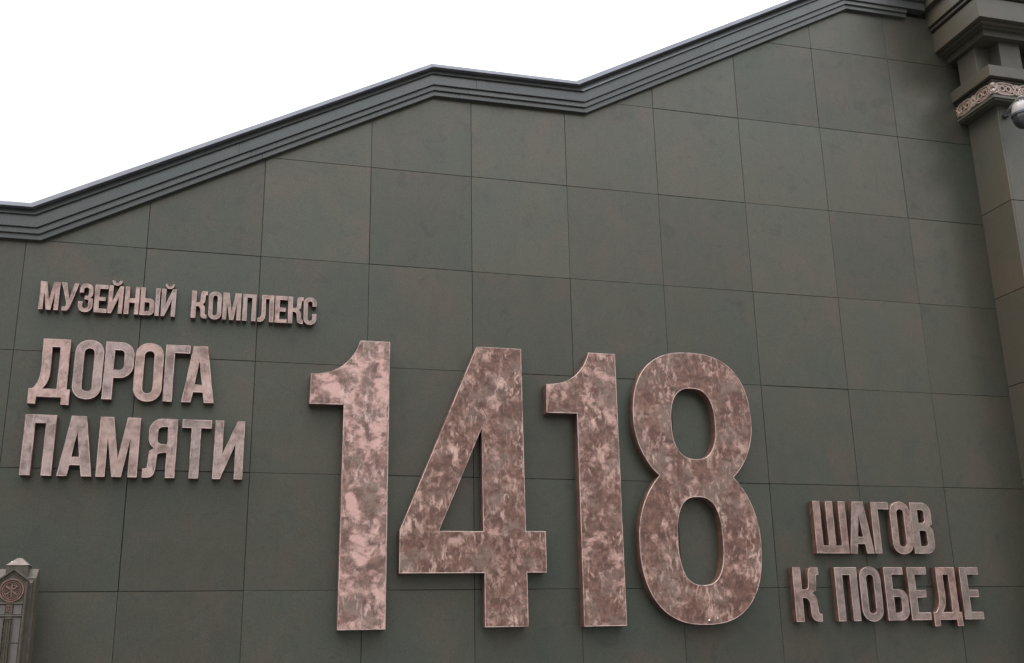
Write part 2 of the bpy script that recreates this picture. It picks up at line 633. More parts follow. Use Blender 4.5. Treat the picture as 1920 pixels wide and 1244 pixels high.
while xx < 15.2:
    pbox("dentil", (xx, xx + 0.34, -0.68, -0.42, 8.994, 9.438), M['pier'])
    xx += 0.60

# copper interlace on the frieze band
M['ornament'] = plain("copper_ornament", (0.46, 0.355, 0.300), 0.25, 0.42, 0.3, 30.0)


def ribbon(bm, pts, wdt, h0, h1, closed=True):
    """raised strip with sloped sides following pts (u,v); height along +h"""
    n = len(pts)
    rows = []
    for i in range(n):
        a = Vector(pts[i - 1] if (closed or i > 0) else pts[i])
        b = Vector(pts[(i + 1) % n] if (closed or i < n - 1) else pts[i])
        t = (b - a)
        t = t.normalized() if t.length > 1e-9 else Vector((1, 0))
        nn = Vector((-t.y, t.x))
        p = Vector(pts[i])
        rows.append([bm.verts.new((*(p + nn * wdt), h0)), bm.verts.new((*(p + nn * wdt * 0.45), h1)),
                     bm.verts.new((*(p - nn * wdt * 0.45), h1)), bm.verts.new((*(p - nn * wdt), h0))])
    rng = range(n) if closed else range(n - 1)
    for i in rng:
        j = (i + 1) % n
        for k in range(3):
            bm.faces.new((rows[i][k], rows[j][k], rows[j][k + 1], rows[i][k + 1]))


def motif_mesh(swap):
    bm = bmesh.new()
    ribbon(bm, arc(0, 0, 0.150, 0.086, 0, 360, 28, 2.8)[:-1], 0.013, 0, 0.020)
    ribbon(bm, arc(0, 0, 0.112, 0.058, 0, 360, 24, 2.4)[:-1], 0.010, 0, 0.014)
    for s in (-1, 1):
        ribbon(bm, arc(s * 0.048, 0, 0.040, 0.036, 0, 360, 14)[:-1], 0.010, 0, 0.022)
        ribbon(bm, arc(s * 0.175, 0.045, 0.030, 0.028, 0, 360, 12)[:-1], 0.010, 0, 0.020)
        ribbon(bm, arc(s * 0.175, -0.045, 0.030, 0.028, 0, 360, 12)[:-1], 0.010, 0, 0.020)
        ribbon(bm, [(s * 0.11, 0.05), (s * 0.15, 0.0), (s * 0.19, -0.06)], 0.011, 0, 0.024, False)
        ribbon(bm, [(s * 0.11, -0.05), (s * 0.15, 0.0), (s * 0.19, 0.06)], 0.011, 0, 0.026, False)
    for v_ in bm.verts:
        u, z, h = v_.co
        v_.co = (-h, -u, z) if swap else (u, -h, z)
    bmesh.ops.recalc_face_normals(bm, faces=bm.faces)
    for f in bm.faces:
        nrm = f.normal
        if (nrm.x if swap else nrm.y) > 0.3:
            f.normal_flip()
    me = bpy.data.meshes.new("frieze_ornament")
    bm.to_mesh(me)
    bm.free()
    me.materials.append(M['ornament'])
    return me


mo_f, mo_s = motif_mesh(False), motif_mesh(True)
zc = 8.668
fx0 = SX - 0.135
for k in range(6):
    o = link("frieze_ornament", mo_f, M['ornament'], pier, Vector((fx0 + 0.185 + 0.365 * k, SY - 0.1365, zc)) - Vector(pier.location))
for k in range(2):
    o = link("frieze_ornament", mo_s, M['ornament'], pier, Vector((fx0 - 0.0015, SY - 0.135 + 0.185 + 0.365 * k, zc)) - Vector(pier.location))

# ================================================================== lettering
FH = 0.61
E_ = 2.35


def O_(x0, x1, y0, y1, e=2.0, f=0.52, n=9):
    """condensed O: two rounded ends joined by straight sides"""
    rx = (x1 - x0) / 2
    ry = min((y1 - y0) / 2, rx * f * 2)
    cx = (x0 + x1) / 2
    return arc(cx, y1 - ry, rx, ry, 0, 180, 2 * n, e) + arc(cx, y0 + ry, rx, ry, 180, 360, 2 * n, e)


def g_M():
    return [[(0, 0), (.086, 0), (.086, .395), (.150, 0), (.241, 0), (.302, .395), (.302, 0), (.39, 0), (.39, FH), (.261, FH), (.195, .19), (.128, FH), (0, FH)]]


def g_A():
    return [[(0, 0), (.094, 0), (.113, .11), (.209, .11), (.227, 0), (.326, 0), (.234, FH), (.089, FH)],
            [(.123, .194), (.194, .194), (.1585, .45)]]


def g_P():
    return [[(0, 0), (.098, 0), (.098, FH - .087), (.196, FH - .087), (.196, 0), (.292, 0), (.292, FH), (0, FH)]]


def g_T():
    return [[(.094, 0), (.19, 0), (.19, FH - .088), (.293, FH - .088), (.293, FH), (0, FH), (0, FH - .088), (.094, FH - .088)]]


def g_I():
    return [[(0, 0), (.077, 0), (.213, .365), (.213, 0), (.3, 0), (.3, FH), (.226, FH), (.088, .265), (.088, FH), (0, FH)]]


def g_BREVE():
    return [[(.05, .722)] + curve((.05, .722), (.068, .614), (.157, .612)) + curve((.157, .612), (.246, .614), (.265, .722)) +
            [(.212, .722)] + curve((.205, .722), (.195, .664), (.157, .664)) + curve((.157, .664), (.119, .664), (.11, .722))]


def g_N():
    return [[(0, 0), (.095, 0), (.095, .255), (.205, .255), (.205, 0), (.3, 0), (.3, FH), (.205, FH), (.205, .352), (.095, .352), (.095, FH), (0, FH)]]


def g_SOFT():
    return [[(0, 0), (.18, 0)] + arc(.185, .11, .112, .11, -90, 0, 7) + arc(.185, .262, .112, .11, 0, 90, 7) + [(.096, .372), (.096, FH), (0, FH)],
            [(.096, .09), (.165, .09)] + arc(.165, .125, .034, .035, -90, 0, 4) + arc(.165, .25, .034, .035, 0, 90, 4) + [(.096, .285)]]


def g_STEM():
    return [[(.313, 0), (.401, 0), (.401, FH), (.313, FH)]]


def g_E(w=.265):
    return [[(0, 0), (w, 0), (w, .086), (.1, .086), (.1, .258), (w - .033, .258), (w - .033, .344), (.1, .344), (.1, FH - .087), (w - .003, FH - .087), (w - .003, FH), (0, FH)]]


def g_K():
    p = [(0, 0), (.103, 0), (.103, .267)]
    p += curve((.13, .267), (.185, .262), (.193, .195)) + [(.198, .115)] + curve((.200, .09), (.205, .003), (.285, .0)) + [(.336, 0), (.336, .085)]
    p += curve((.318, .087), (.296, .09), (.296, .13)) + [(.291, .21)] + curve((.289, .24), (.282, .288), (.232, .320))
    p += curve((.282, .350), (.290, .40), (.293, .43)) + [(.297, .49)] + curve((.298, .515), (.30, .526), (.333, .526)) + [(.333, FH)]
    p += [(.285, FH)] + curve((.26, FH), (.197, FH), (.194, .52)) + [(.190, .43)] + curve((.188, .385), (.175, .357), (.13, .357)) + [(.103, .357), (.103, FH), (0, FH)]
    return [p]


def g_O():
    return [O_(0, .28, -.008, FH + .008, 2.1, .5), O_(.091, .187, .078, FH - .082, 2.1, .5, 6)]


def g_R():
    return [[(0, 0), (.097, 0), (.097, .228), (.15, .228)] + arc(.15, .363, .135, .135, -90, 0, 8) + arc(.15, FH - .135, .135, .135, 0, 90, 8) + [(0, FH)],
            [(.093, .316), (.155, .316)] + arc(.150, .355, .038, .039, -90, 0, 4) + arc(.150, FH - .126, .038, .039, 0, 90, 4) + [(.093, FH - .087)]]


def g_G():
    return [[(0, 0), (.093, 0), (.093, FH - .087), (.245, FH - .087), (.243, FH), (0, FH)]]


def g_D():
    return [[(0, -.073), (.078, -.073), (.082, 0), (.31, 0), (.314, -.073), (.39, -.073), (.39, .086), (.357, .086), (.355, FH), (.092, FH), (.098, .30)] +
            curve((.098, .26), (.093, .16), (.045, .097)) + [(.03, .086), (0, .086)],
            [(.128, .087), (.262, .087), (.261, FH - .086), (.184, FH - .086), (.189, .30)] + curve((.189, .26), (.185, .15), (.128, .087), 5)]


def g_YA():
    p = [(0, 0)] + curve((.05, 0), (.125, .0), (.126, .11)) + [(.131, .19)] + curve((.134, .235), (.142, .254), (.19, .256)) + [(.222, .256), (.222, 0), (.317, 0), (.317, FH), (.165, FH)]
    p += arc(.165, FH - .135, .127, .135, 90, 180, 8)[1:] + [(.038, .44)] + curve((.038, .40), (.045, .335), (.097, .302))
    p += curve((.055, .275), (.050, .235), (.049, .21)) + [(.043, .13)] + curve((.042, .10), (.035, .093), (0, .092))
    return [p, [(.222, .345), (.222, FH - .087), (.172, FH - .087)] + arc(.172, FH - .13, .043, .043, 90, 180, 5) + arc(.172, .388, .043, .043, 180, 270, 5)]


def g_SH():
    return [[(0, 0), (.43, 0), (.43, FH), (.338, FH), (.338, .09), (.262, .09), (.262, FH), (.168, FH), (.168, .09), (.094, .09), (.094, FH), (0, FH)]]


def g_V():
    p = [(0, 0), (.175, 0)] + arc(.175, .115, .117, .115, -90, 0, 8) + [(.292, .225)] + curve((.292, .26), (.285, .31), (.237, .330))
    p += curve((.280, .35), (.284, .40), (.284, .43)) + [(.284, .485)] + arc(.165, .49, .119, .12, 0, 90, 8) + [(0, FH)]
    return [p, [(.096, .365), (.15, .365)] + arc(.15, .40, .034, .035, -90, 0, 4) + arc(.15, .487, .034, .035, 0, 90, 4) + [(.096, .522)],
            [(.096, .088), (.16, .088)] + arc(.16, .123, .035, .035, -90, 0, 4) + arc(.16, .240, .035, .035, 0, 90, 4) + [(.096, .275)]]


def g_B():
    p = [(0, 0), (.18, 0)] + arc(.18, .115, .113, .115, -90, 0, 8) + arc(.18, .240, .113, .115, 0, 90, 8) + [(.102, .355), (.102, FH - .085), (.257, FH - .085), (.257, FH), (0, FH)]
    return [p, [(.102, .088), (.166, .088)] + arc(.166, .123, .035, .035, -90, 0, 4) + arc(.166, .233, .035, .035, 0, 90, 4) + [(.102, .268)]]


def g_L():
    p = [(0, 0)] + curve((.04, -.005), (.165, -.01), (.168, .17)) + [(.168, .30), (.164, FH - .088), (.246, FH - .088), (.25, 0), (.344, 0), (.344, FH), (.078, FH), (.080, .30)]
    p += curve((.080, .20), (.082, .085), (0, .085))
    return [p]


def g_C():
    outer = arc(.144, FH + .008 - .144, .144, .144, 0, 180, 16, 2.1) + arc(.144, -.008 + .144, .144, .144, 180, 360, 16, 2.1)
    inner = arc(.142, .078 + .05, .049, .05, 0, -180, 10, 2.1) + arc(.142, FH - .082 - .05, .049, .05, 180, 0, 10, 2.1)
    return [[(.288, .412)] + outer + [(.288, .243), (.191, .243)] + inner + [(.191, .412)]]


def g_Z():
    w = .290
    p = [(.012, .412), (.015, .47)] + arc(.150, FH + .008 - .137, .137, .137, 180, 0, 16, 2.1) + [(.287, .43)] + curve((.287, .37), (.278, .338), (.244, .315))
    p += curve((.285, .292), (.292, .25), (.292, .22)) + [(.292, .14)] + arc(.146, -.008 + .146, .146, .146, 0, -180, 16, 2.1) + [(0, .222), (.090, .222)]
    p += [(.090, .15)] + arc(.146, .130, .056, .052, 180, 360, 10, 2.1) + [(.202, .21)] + curve((.202, .25), (.198, .268), (.16, .268)) + [(.124, .268), (.124, .352), (.15, .352)]
    p += curve((.17, .352), (.198, .352), (.198, .40)) + [(.198, .47)] + arc(.149, FH - .13, .049, .048, 0, 180, 10, 2.1) + [(.100, .412)]
    return [p]


def g_U():
    p = [(.044, 0), (.09, 0)] + curve((.12, 0), (.180, .004), (.207, .10)) + [(.352, FH), (.256, FH), (.178, .265), (.100, FH), (0, FH), (.124, .165)]
    p += curve((.118, .11), (.110, .086), (.072, .086)) + [(.044, .086)]
    return [p]


GLY = {'М': g_M, 'А': g_A, 'П': g_P, 'Т': g_T, 'И': g_I, 'Й': g_I, 'Н': g_N, 'Ы': g_SOFT, 'Е': g_E, 'К': g_K, 'О': g_O, 'Р': g_R,
       'Г': g_G, 'Д': g_D, 'Я': g_YA, 'Ш': g_SH, 'В': g_V, 'Б': g_B, 'Л': g_L, 'С': g_C, 'З': g_Z, 'У': g_U}


def solid(parent, loops, depth, rim, face_m, one_mesh=None, side_m=None):
    """extruded sign letter: separate face, polished edge rim and side return"""
    loops = orient(loops)
    y0 = -0.004
    a = [inset(l, rim * 0.45) for l in loops]
    b = [inset(l, rim) for l in loops]
    # side return
    V, F = [], []
    for l in loops:
        s = len(V)
        n = len(l)
        V += [(x, y0, z) for x, z in l] + [(x, -(depth - rim * 0.5), z) for x, z in l]
        F += [(s + i, s + (i + 1) % n, s + n + (i + 1) % n, s + n + i) for i in range(n)]
    nV, nF = len(V), len(F)
    # rim
    V2, F2 = [], []
    for l, la, lb in zip(loops, a, b):
        s = len(V2)
        n = len(l)
        V2 += [(x, -(depth - rim * 0.5), z) for x, z in l] + [(x, -depth, z) for x, z in la] + [(x, -(depth - rim * 0.12), z) for x, z in lb]
        for r0 in (0, n):
            F2 += [(s + r0 + i, s + r0 + (i + 1) % n, s + r0 + n + (i + 1) % n, s + r0 + n + i) for i in range(n)]
    vs, tr = tess(b)
    V3 = [(p.x, -(depth - rim * 0.12), p.y) for p in vs]
    if one_mesh:
        o1, o2 = len(V), len(V) + len(V2)
        FF = F + [tuple(i + o1 for i in f) for f in F2] + [tuple(i + o2 for i in f) for f in tr]
        mi = [0] * len(F) + [1] * len(F2) + [2] * len(tr)
        return link(one_mesh, mesh_from(one_mesh, V + V2 + V3, FF, mi), [M['return'], M['rim'], face_m], parent)
    link("side_return", mesh_from("side_return", V, F), side_m or M['return'], parent)
    link("edge_rim", mesh_from("edge_rim", V2, F2), M['rim'], parent)
    return link("letter_face", mesh_from("letter_face", V3, tr), face_m, parent)


def letter(ch, x, z, sc, depth, rim, mat, label, group):
    t = empty("letter", label, "letter", (x, 0, z), group)
    sxx = sc * (0.972 if sc < 0.9 else 1.0)
    lp = [[(px * sxx, pz * sc) for px, pz in l] for l in GLY[ch]()]
    solid(t, lp, depth, rim, mat)
    extra = {'Й': ("breve", g_BREVE), 'Ы': ("stem", g_STEM)}.get(ch)
    if extra:
        solid(t, [[(px * sxx, pz * sc) for px, pz in l] for l in extra[1]()], depth, rim, mat, one_mesh=extra[0])
    return t


def text_line(items, z, sc, depth, rim, mat, word_labels, group):
    for ch, x, lab in items:
        letter(ch, x, z, sc, depth, rim, mat, lab, group)


SOFT, DULL = M['copper_soft'], M['copper_dull']
G1 = "small copper letters of the top line"
text_line([
    ('М', 1.400, "copper letter М first of the left word in the small top line"),
    ('У', 1.603, "copper letter У second of the left word in the small top line"),
    ('З', 1.776, "copper letter З, like a 3, third of the left word in the small top line"),
    ('Е', 1.932, "copper letter Е fourth of the left word in the small top line"),
    ('Й', 2.068, "copper letter Й with breve, fifth of the left word in the small top line"),
    ('Н', 2.231, "copper letter Н, like an H, sixth of the left word in the small top line"),
    ('Ы', 2.386, "copper letter Ы in two pieces, seventh of the left word in the small top line"),
    ('Й', 2.598, "copper letter Й with breve, last of the left word in the small top line"),
    ('К', 2.903, "copper letter К first of the right word in the small top line"),
    ('О', 3.080, "copper letter О, oval, second of the right word in the small top line"),
    ('М', 3.228, "copper letter М third of the right word in the small top line"),
    ('П', 3.436, "copper letter П, gate-shaped, fourth of the right word in the small top line"),
    ('Л', 3.597, "copper letter Л with curled leg, fifth of the right word in the small top line"),
    ('Е', 3.778, "copper letter Е sixth of the right word in the small top line"),
    ('К', 3.917, "copper letter К seventh of the right word in the small top line"),
    ('С', 4.084, "copper letter С last of the right word in the small top line"),
], 5.005, 0.5, 0.080, 0.0055, SOFT, None, G1)
G2 = "copper letters of the upper big word on the left"
text_line([
    ('Д', 1.397, "copper letter Д with two feet, first of the upper big word on the left"),
    ('О', 1.801, "copper letter О, oval, second of the upper big word on the left"),
    ('Р', 2.092, "copper letter Р, like a P, third of the upper big word on the left"),
    ('О', 2.388, "copper letter О, oval, fourth of the upper big word on the left"),
    ('Г', 2.684, "copper letter Г with one top arm, fifth of the upper big word on the left"),
    ('А', 2.870, "copper letter А last of the upper big word on the left"),
], 4.081, 1.0, 0.100, 0.0075, SOFT, None, G2)
G3 = "copper letters of the lower big word on the left"
text_line([
    ('П', 1.400, "copper letter П, gate-shaped, first of the lower big word on the left"),
    ('А', 1.740, "copper letter А second of the lower big word on the left"),
    ('М', 2.104, "copper letter М third of the lower big word on the left"),
    ('Я', 2.541, "copper letter Я, a mirrored R, fourth of the lower big word on the left"),
    ('Т', 2.900, "copper letter Т fifth of the lower big word on the left"),
    ('И', 3.227, "copper letter И, a mirrored N, last of the lower big word on the left"),
], 3.290, 1.0, 0.100, 0.0075, SOFT, None, G3)
G4 = "copper letters of the short word right of the numerals"
text_line([
    ('Ш', 10.091, "copper letter Ш, a wide comb, first of the short word right of the numerals"),
    ('А', 10.532, "copper letter А second of the short word right of the numerals"),
    ('Г', 10.868, "copper letter Г with one top arm, third of the short word right of the numerals"),
    ('О', 11.122, "copper letter О, oval, fourth of the short word right of the numerals"),
    ('В', 11.408, "copper letter В last of the short word right of the numerals"),
], 2.562, 1.0, 0.095, 0.0065, DULL, None, G4)
G5 = "copper letters of the lowest line at right"
text_line([
    ('К', 9.746, "copper letter К standing alone at the start of the lowest line at right"),
    ('П', 10.291, "copper letter П, gate-shaped, first of the lowest line at right"),
    ('О', 10.612, "copper letter О, oval, second of the lowest line at right"),
    ('Б', 10.946, "copper letter Б with one round bowl, third of the lowest line at right"),
    ('Е', 11.262, "copper letter Е fourth of the lowest line at right"),
    ('Д', 11.563, "copper letter Д with two feet, fifth of the lowest line at right"),
    ('Е', 11.988, "copper letter Е last of the lowest line at right"),
], 1.792, 1.0, 0.095, 0.0065, DULL, None, G5)


# ---- the big numerals 1418
def n_ONE(x):
    p = [(4.180, 4.106), (4.541, 4.109), (4.537, 1.775), (5.028, 1.778), (5.033, 4.836), (4.704, 4.836)]
    p += [(4.690, 4.790), (4.667, 4.734), (4.640, 4.682), (4.606, 4.632), (4.560, 4.580), (4.515, 4.540), (4.462, 4.504), (4.400, 4.475), (4.330, 4.455), (4.260, 4.444), (4.183, 4.439)]
    return [[(a + x, b) for a, b in p]]


def n_FOUR():
    return [[(5.163, 2.338), (6.078, 2.340), (6.078, 1.784), (6.553, 1.784), (6.550, 2.344), (6.772, 2.344), (6.770, 2.785), (6.546, 2.785), (6.532, 4.836), (6.012, 4.836), (5.163, 2.782)],
            [(5.585, 2.779), (6.068, 2.779), (6.062, 3.907)]]


def n_EIGHT():
    cx = 8.605

    def lobe(zc_, up, dn, eu, ed, a0, a1, n):
        r = []
        for i in range(n + 1):
            t = a0 + (a1 - a0) * i / n
            s = math.sin(math.radians(t))
            r.append(arc(cx, zc_, 0.748, up if s >= 0 else dn, t, t, 1, eu if s >= 0 else ed)[0])
        return r
    up_ = [p for p in lobe(4.08, 0.82, 0.835, 2.45, 2.0, -75, 255, 90) if p[1] > 3.43]
    lo_ = [p for p in lobe(2.69, 0.93, 0.915, 2.0, 2.45, 105, 435, 90) if p[1] < 3.42]
    w_ = 0.463
    outer = [(cx + w_, 3.425)] + up_ + [(cx - w_, 3.425)] + lo_
    c1 = arc(cx, 4.043, 0.276, 0.420, 0, 360, 40, 2.5)[:-1]
    c2 = arc(cx - 0.004, 2.695, 0.275, 0.492, 0, 360, 44, 2.6)[:-1]
    return [outer, c1, c2]


GN = "large copper numerals 1418"
for loops, x0, mat, lab in (
        (n_ONE(0), 4.6, 'copper_pink', "huge pale pink copper numeral 1, the first digit of 1418"),
        (n_FOUR(), 5.97, 'copper_brown', "huge brown mottled copper numeral 4 with triangular opening between the two ones"),
        (n_ONE(2.637), 7.24, 'copper_mid', "huge mottled copper numeral 1 between the 4 and the 8"),
        (n_EIGHT(), 8.605, 'copper_brown', "huge brown mottled copper numeral 8 with two oval openings, last digit of 1418")):
    zb = 1.776
    t = empty("numeral", lab, "numeral", (x0, 0, zb), GN)
    solid(t, [[(px - x0, pz - zb) for px, pz in l] for l in loops], 0.145, 0.0085, M[mat])

    if x0 == 8.605:
        for bx, bz, br in ((8.636, 1.822, 0.013), (8.742, 1.842, 0.008)):  # two bright spots modelled as tiny pale spheres
            bm = bmesh.new()
            bmesh.ops.create_uvsphere(bm, u_segments=12, v_segments=8, radius=br)
            me = bpy.data.meshes.new("bright_bead")
            bm.to_mesh(me)
            bm.free()
            for f in me.polygons:
                f.use_smooth = True
            link("bright_bead", me, M['bead_metal'], t, (bx - x0, -0.146, bz - zb))

# ================================================================== ornate bronze post at the left
M['post'] = plain("bronze_post_patina", (0.082, 0.066, 0.044), 0.22, 0.5, 0.1, 14.0)
M['post_grey'] = plain("grey_post_infill", (0.118, 0.102, 0.088), 0.15, 0.55, 0.0, 10.0)
M['post_red'] = plain("reddish_copper_emblem", (0.20, 0.115, 0.090), 0.35, 0.45, 0.25, 30.0)
M['post_top'] = plain("rubbed_copper_cap", (0.20, 0.152, 0.124), 0.2, 0.42, 0.25, 18.0)
PCX, PCY = 1.549, -0.65 + 0.237
post = empty("ornate_post", "squat bronze post with gabled top, pyramid cap and round cross emblem at lower left", "post", (PCX, PCY, 0))


def gable_block(name, wx, wy, z0, zeave, zapex, axis):
    """block with a gabled top; axis 'y' puts gables on front and back"""
    if axis == 'y':
        pr_ = [(-wx, z0), (wx, z0), (wx, zeave), (0, zapex), (-wx, zeave)]
        V = [(x, -wy, z) for x, z in pr_] + [(x, wy, z) for x, z in pr_]
    else:
        pr_ = [(-wy, z0), (wy, z0), (wy, zeave), (0, zapex), (-wy, zeave)]
        V = [(-wx, y, z) for y, z in pr_] + [(wx, y, z) for y, z in pr_]
    n = len(pr_)
    F = [tuple(range(n)), tuple(range(2 * n - 1, n - 1, -1))] + [(i, n + i, n + (i + 1) % n, (i + 1) % n) for i in range(n)]
    me = mesh_from(name, V, F)
    bm = bmesh.new()
    bm.from_mesh(me)
    bmesh.ops.bevel(bm, geom=list(bm.edges), offset=0.003, segments=1, affect='EDGES')
    bmesh.ops.recalc_face_normals(bm, faces=bm.faces)
    bm.to_mesh(me)
    bm.free()
    return me


DF = 0.237                                  # half depth
link("shaft", gable_block("shaft", 0.124, DF - 0.012, 0.3, 2.255, 2.342, 'y'), M['post'], post)
link("side_gable", gable_block("side_gable", 0.175, 0.104, 0.3, 2.284, 2.371, 'x'), M['post'], post)
link("side_gable", gable_block("side_gable", 0.150, 0.140, 0.3, 2.240, 2.330, 'x'), M['post'], post)


def post_box(name, x0, x1, y0, y1, z0, z1, mat, bev=0.002):
    ob = box(name, (x0, x1, y0, y1, z0, z1), mat, None, bev)
    ob.parent = post
    return ob


def post_mesh(name, build, mat):
    bm = bmesh.new()
    build(bm)
    bmesh.ops.recalc_face_normals(bm, faces=bm.faces)
    me = bpy.data.meshes.new(name)
    bm.to_mesh(me)
    bm.free()
    return link(name, me, mat, post)


post_box("plinth", -0.21, 0.21, -0.28, 0.25, 0.0, 0.3, M['post'], 0.01)
post_box("cap_block", -0.092, 0.096, -0.11, 0.09, 2.25, 2.397, M['post'], 0.004)
cz0, cz1 = 2.397, 2.466
link("cap", mesh_from("cap", [(-0.098, -0.116, cz0), (0.102, -0.116, cz0), (0.102, 0.096, cz0), (-0.098, 0.096, cz0), (-0.018, -0.03, cz1), (0.022, -0.03, cz1), (0.022, 0.01, cz1), (-0.018, 0.01, cz1)],
     [(3, 2, 1, 0), (0, 1, 5, 4), (1, 2, 6, 5), (2, 3, 7, 6), (3, 0, 4, 7), (4, 5, 6, 7)]), M['post_top'], post)
FRY = -DF + 0.012                           # front face of the shaft


def bar(bm, p, q_, wd, y0, y1):
    p, q_ = Vector(p), Vector(q_)
    t = (q_ - p).normalized()
    nn = Vector((-t.y, t.x)) * wd
    c = [p + nn, p - nn, q_ - nn, q_ + nn]
    ci = [p + nn * .6, p - nn * .6, q_ - nn * .6, q_ + nn * .6]
    vb = [bm.verts.new((k.x, y0, k.y)) for k in c]
    vf = [bm.verts.new((k.x, y1, k.y)) for k in ci]
    bm.faces.new(vf)
    for i in range(4):
        j = (i + 1) % 4
        bm.faces.new((vb[i], vb[j], vf[j], vf[i]))


def ring(bm, cx, cz, r, wd, y0, y1, n=36):
    pts = [(cx + r * math.cos(2 * math.pi * i / n), cz + r * math.sin(2 * math.pi * i / n)) for i in range(n)]
    for i in range(n):
        a, b = pts[i], pts[(i + 1) % n]
        ca, cb = Vector((a[0] - cx, a[1] - cz)).normalized(), Vector((b[0] - cx, b[1] - cz)).normalized()
        rows = []
        for c, p in ((ca, a), (cb, b)):
            P = Vector(p)
            o_, i_ = P + c * wd, P - c * wd
            of, if_ = P + c * wd * .5, P - c * wd * .5
            rows.append([(o_.x, y0, o_.y), (of.x, y1, of.y), (if_.x, y1, if_.y), (i_.x, y0, i_.y)])
        for k in range(3):
            bm.faces.new([bm.verts.new(v_) for v_ in (rows[0][k], rows[1][k], rows[1][k + 1], rows[0][k + 1])])


def gable_trim(bm):
    bar(bm, (-0.124, 2.258), (0.0, 2.350), 0.010, FRY, FRY - 0.024)
    bar(bm, (0.124, 2.258), (0.0, 2.350), 0.010, FRY, FRY - 0.022)
    bar(bm, (-0.112, 2.240), (0.0, 2.322), 0.005, FRY, FRY - 0.010)
    bar(bm, (0.112, 2.240), (0.0, 2.322), 0.005, FRY, FRY - 0.011)


post_mesh("gable_moulding", gable_trim, M['post'])
EC = (-0.004, 2.163)
bmr = post_mesh("emblem_ring", lambda bm: (ring(bm, *EC, 0.098, 0.009, FRY, FRY - 0.016), ring(bm, *EC, 0.079, 0.006, FRY, FRY - 0.012), ring(bm, *EC, 0.064, 0.004, FRY, FRY - 0.009)), M['post_red'])


def emblem(bm):
    R_ = 0.060
    for a in (38, 142):
        c, s = math.cos(math.radians(a)), math.sin(math.radians(a))
        bar(bm, (EC[0] - c * R_, EC[1] - s * R_), (EC[0] + c * R_, EC[1] + s * R_), 0.009, FRY, FRY - 0.013)
    bar(bm, (EC[0], EC[1] - R_), (EC[0], EC[1] + R_), 0.008, FRY, FRY - 0.015)
    ring(bm, EC[0] + 0.018, EC[1] + 0.030, 0.017, 0.006, FRY, FRY - 0.014, 16)
    for sx_ in (-1, 1):
        for a in (-60, -100, 5):
            ring(bm, EC[0] + sx_ * 0.040 * math.cos(math.radians(a)), EC[1] + 0.040 * math.sin(math.radians(a)) - 0.006, 0.008, 0.004, FRY, FRY - 0.009, 10)


M['post_dark'] = plain("painted_dark_recess", (0.075, 0.042, 0.034), 0.3, 0.55, 0.1, 30.0)  # flat disc: own reddish tone plus recess shade put into the colour


def disc(bm):
    vs = [bm.verts.new((EC[0] + 0.076 * math.cos(2 * math.pi * i / 32), FRY - 0.002, EC[1] + 0.076 * math.sin(2 * math.pi * i / 32))) for i in range(32)]
    bm.faces.new(vs)


post_mesh("emblem_field", disc, M['post_dark'])
post_mesh("cross_emblem", emblem, M['post_red'])
post_box("ledge", -0.118, 0.103, FRY - 0.016, FRY, 2.044, 2.056, M['post'])
post_box("ledge", -0.118, 0.106, FRY - 0.016, FRY, 1.934, 1.946, M['post'])
for z0, z1 in ((1.952, 2.038), (1.706, 1.928), (1.30, 1.696)):
    post_box("infill_panel", 0.028, 0.098, FRY - 0.005, FRY, z0, z1, M['post_grey'])
    post_box("infill_panel", -0.118, -0.040, FRY - 0.005, FRY, z0, z1, M['post_grey'])
for s in (-1, 1):
    post_box("edge_moulding", s * 0.114 - 0.008, s * 0.114 + 0.008, FRY - 0.014, FRY, 0.32, 2.246, M['post'])
post_box("centre_strip", -0.034, 0.022, FRY - 0.012, FRY, 0.8, 2.040, M['post'])
PL = FRY - 0.012
post_mesh("plaque", lambda bm: [bar(bm, *k, 0.003, PL, PL - 0.006) for k in (((-0.030, 1.974), (0.018, 1.974)), ((-0.030, 2.026), (0.018, 2.026)), ((-0.028, 1.972), (-0.028, 2.028)), ((0.016, 1.972), (0.016, 2.028)),
                                                                   ((-0.018, 1.99), (-0.006, 2.012)), ((-0.006, 1.99), (0.006, 2.010)))], M['post_red'])


def lancet(bm):
    for x0, x1, z1 in ((-0.044, 0.032, 1.915), (-0.026, 0.016, 1.902)):
        bar(bm, (x0, 0.9), (x0, z1), 0.004, PL, PL - 0.010)
        bar(bm, (x1, 0.9), (x1, z1), 0.004, PL, PL - 0.010)
        bar(bm, (x0 - 0.004, z1), (x1 + 0.004, z1), 0.004, PL, PL - 0.009)
    bar(bm, (-0.005, 1.0), (-0.005, 1.89), 0.005, PL, PL - 0.008)
    for k in range(7):
        for cx in (-0.030, 0.020):
            bar(bm, (cx - 0.010, 1.715 - 0.013 * k), (cx + 0.010, 1.715 - 0.013 * k), 0.003, PL, PL - 0.012)
    for k in range(5):
        for cx in (-0.036, 0.028):
            bar(bm, (cx - 0.006, 1.85 - 0.02 * k), (cx + 0.006, 1.842 - 0.02 * k), 0.004, PL, PL - 0.012)


post_mesh("lancet_relief", lancet, M['post'])
bm = bmesh.new()
bmesh.ops.create_uvsphere(bm, u_segments=12, v_segments=8, radius=0.007)
me = bpy.data.meshes.new("cap_bead")
bm.to_mesh(me)
bm.free()
link("cap_bead", me, M['bead_metal'], post, (-0.052, -0.088, 2.424))  # bright dot on the cap modelled as a tiny pale sphere

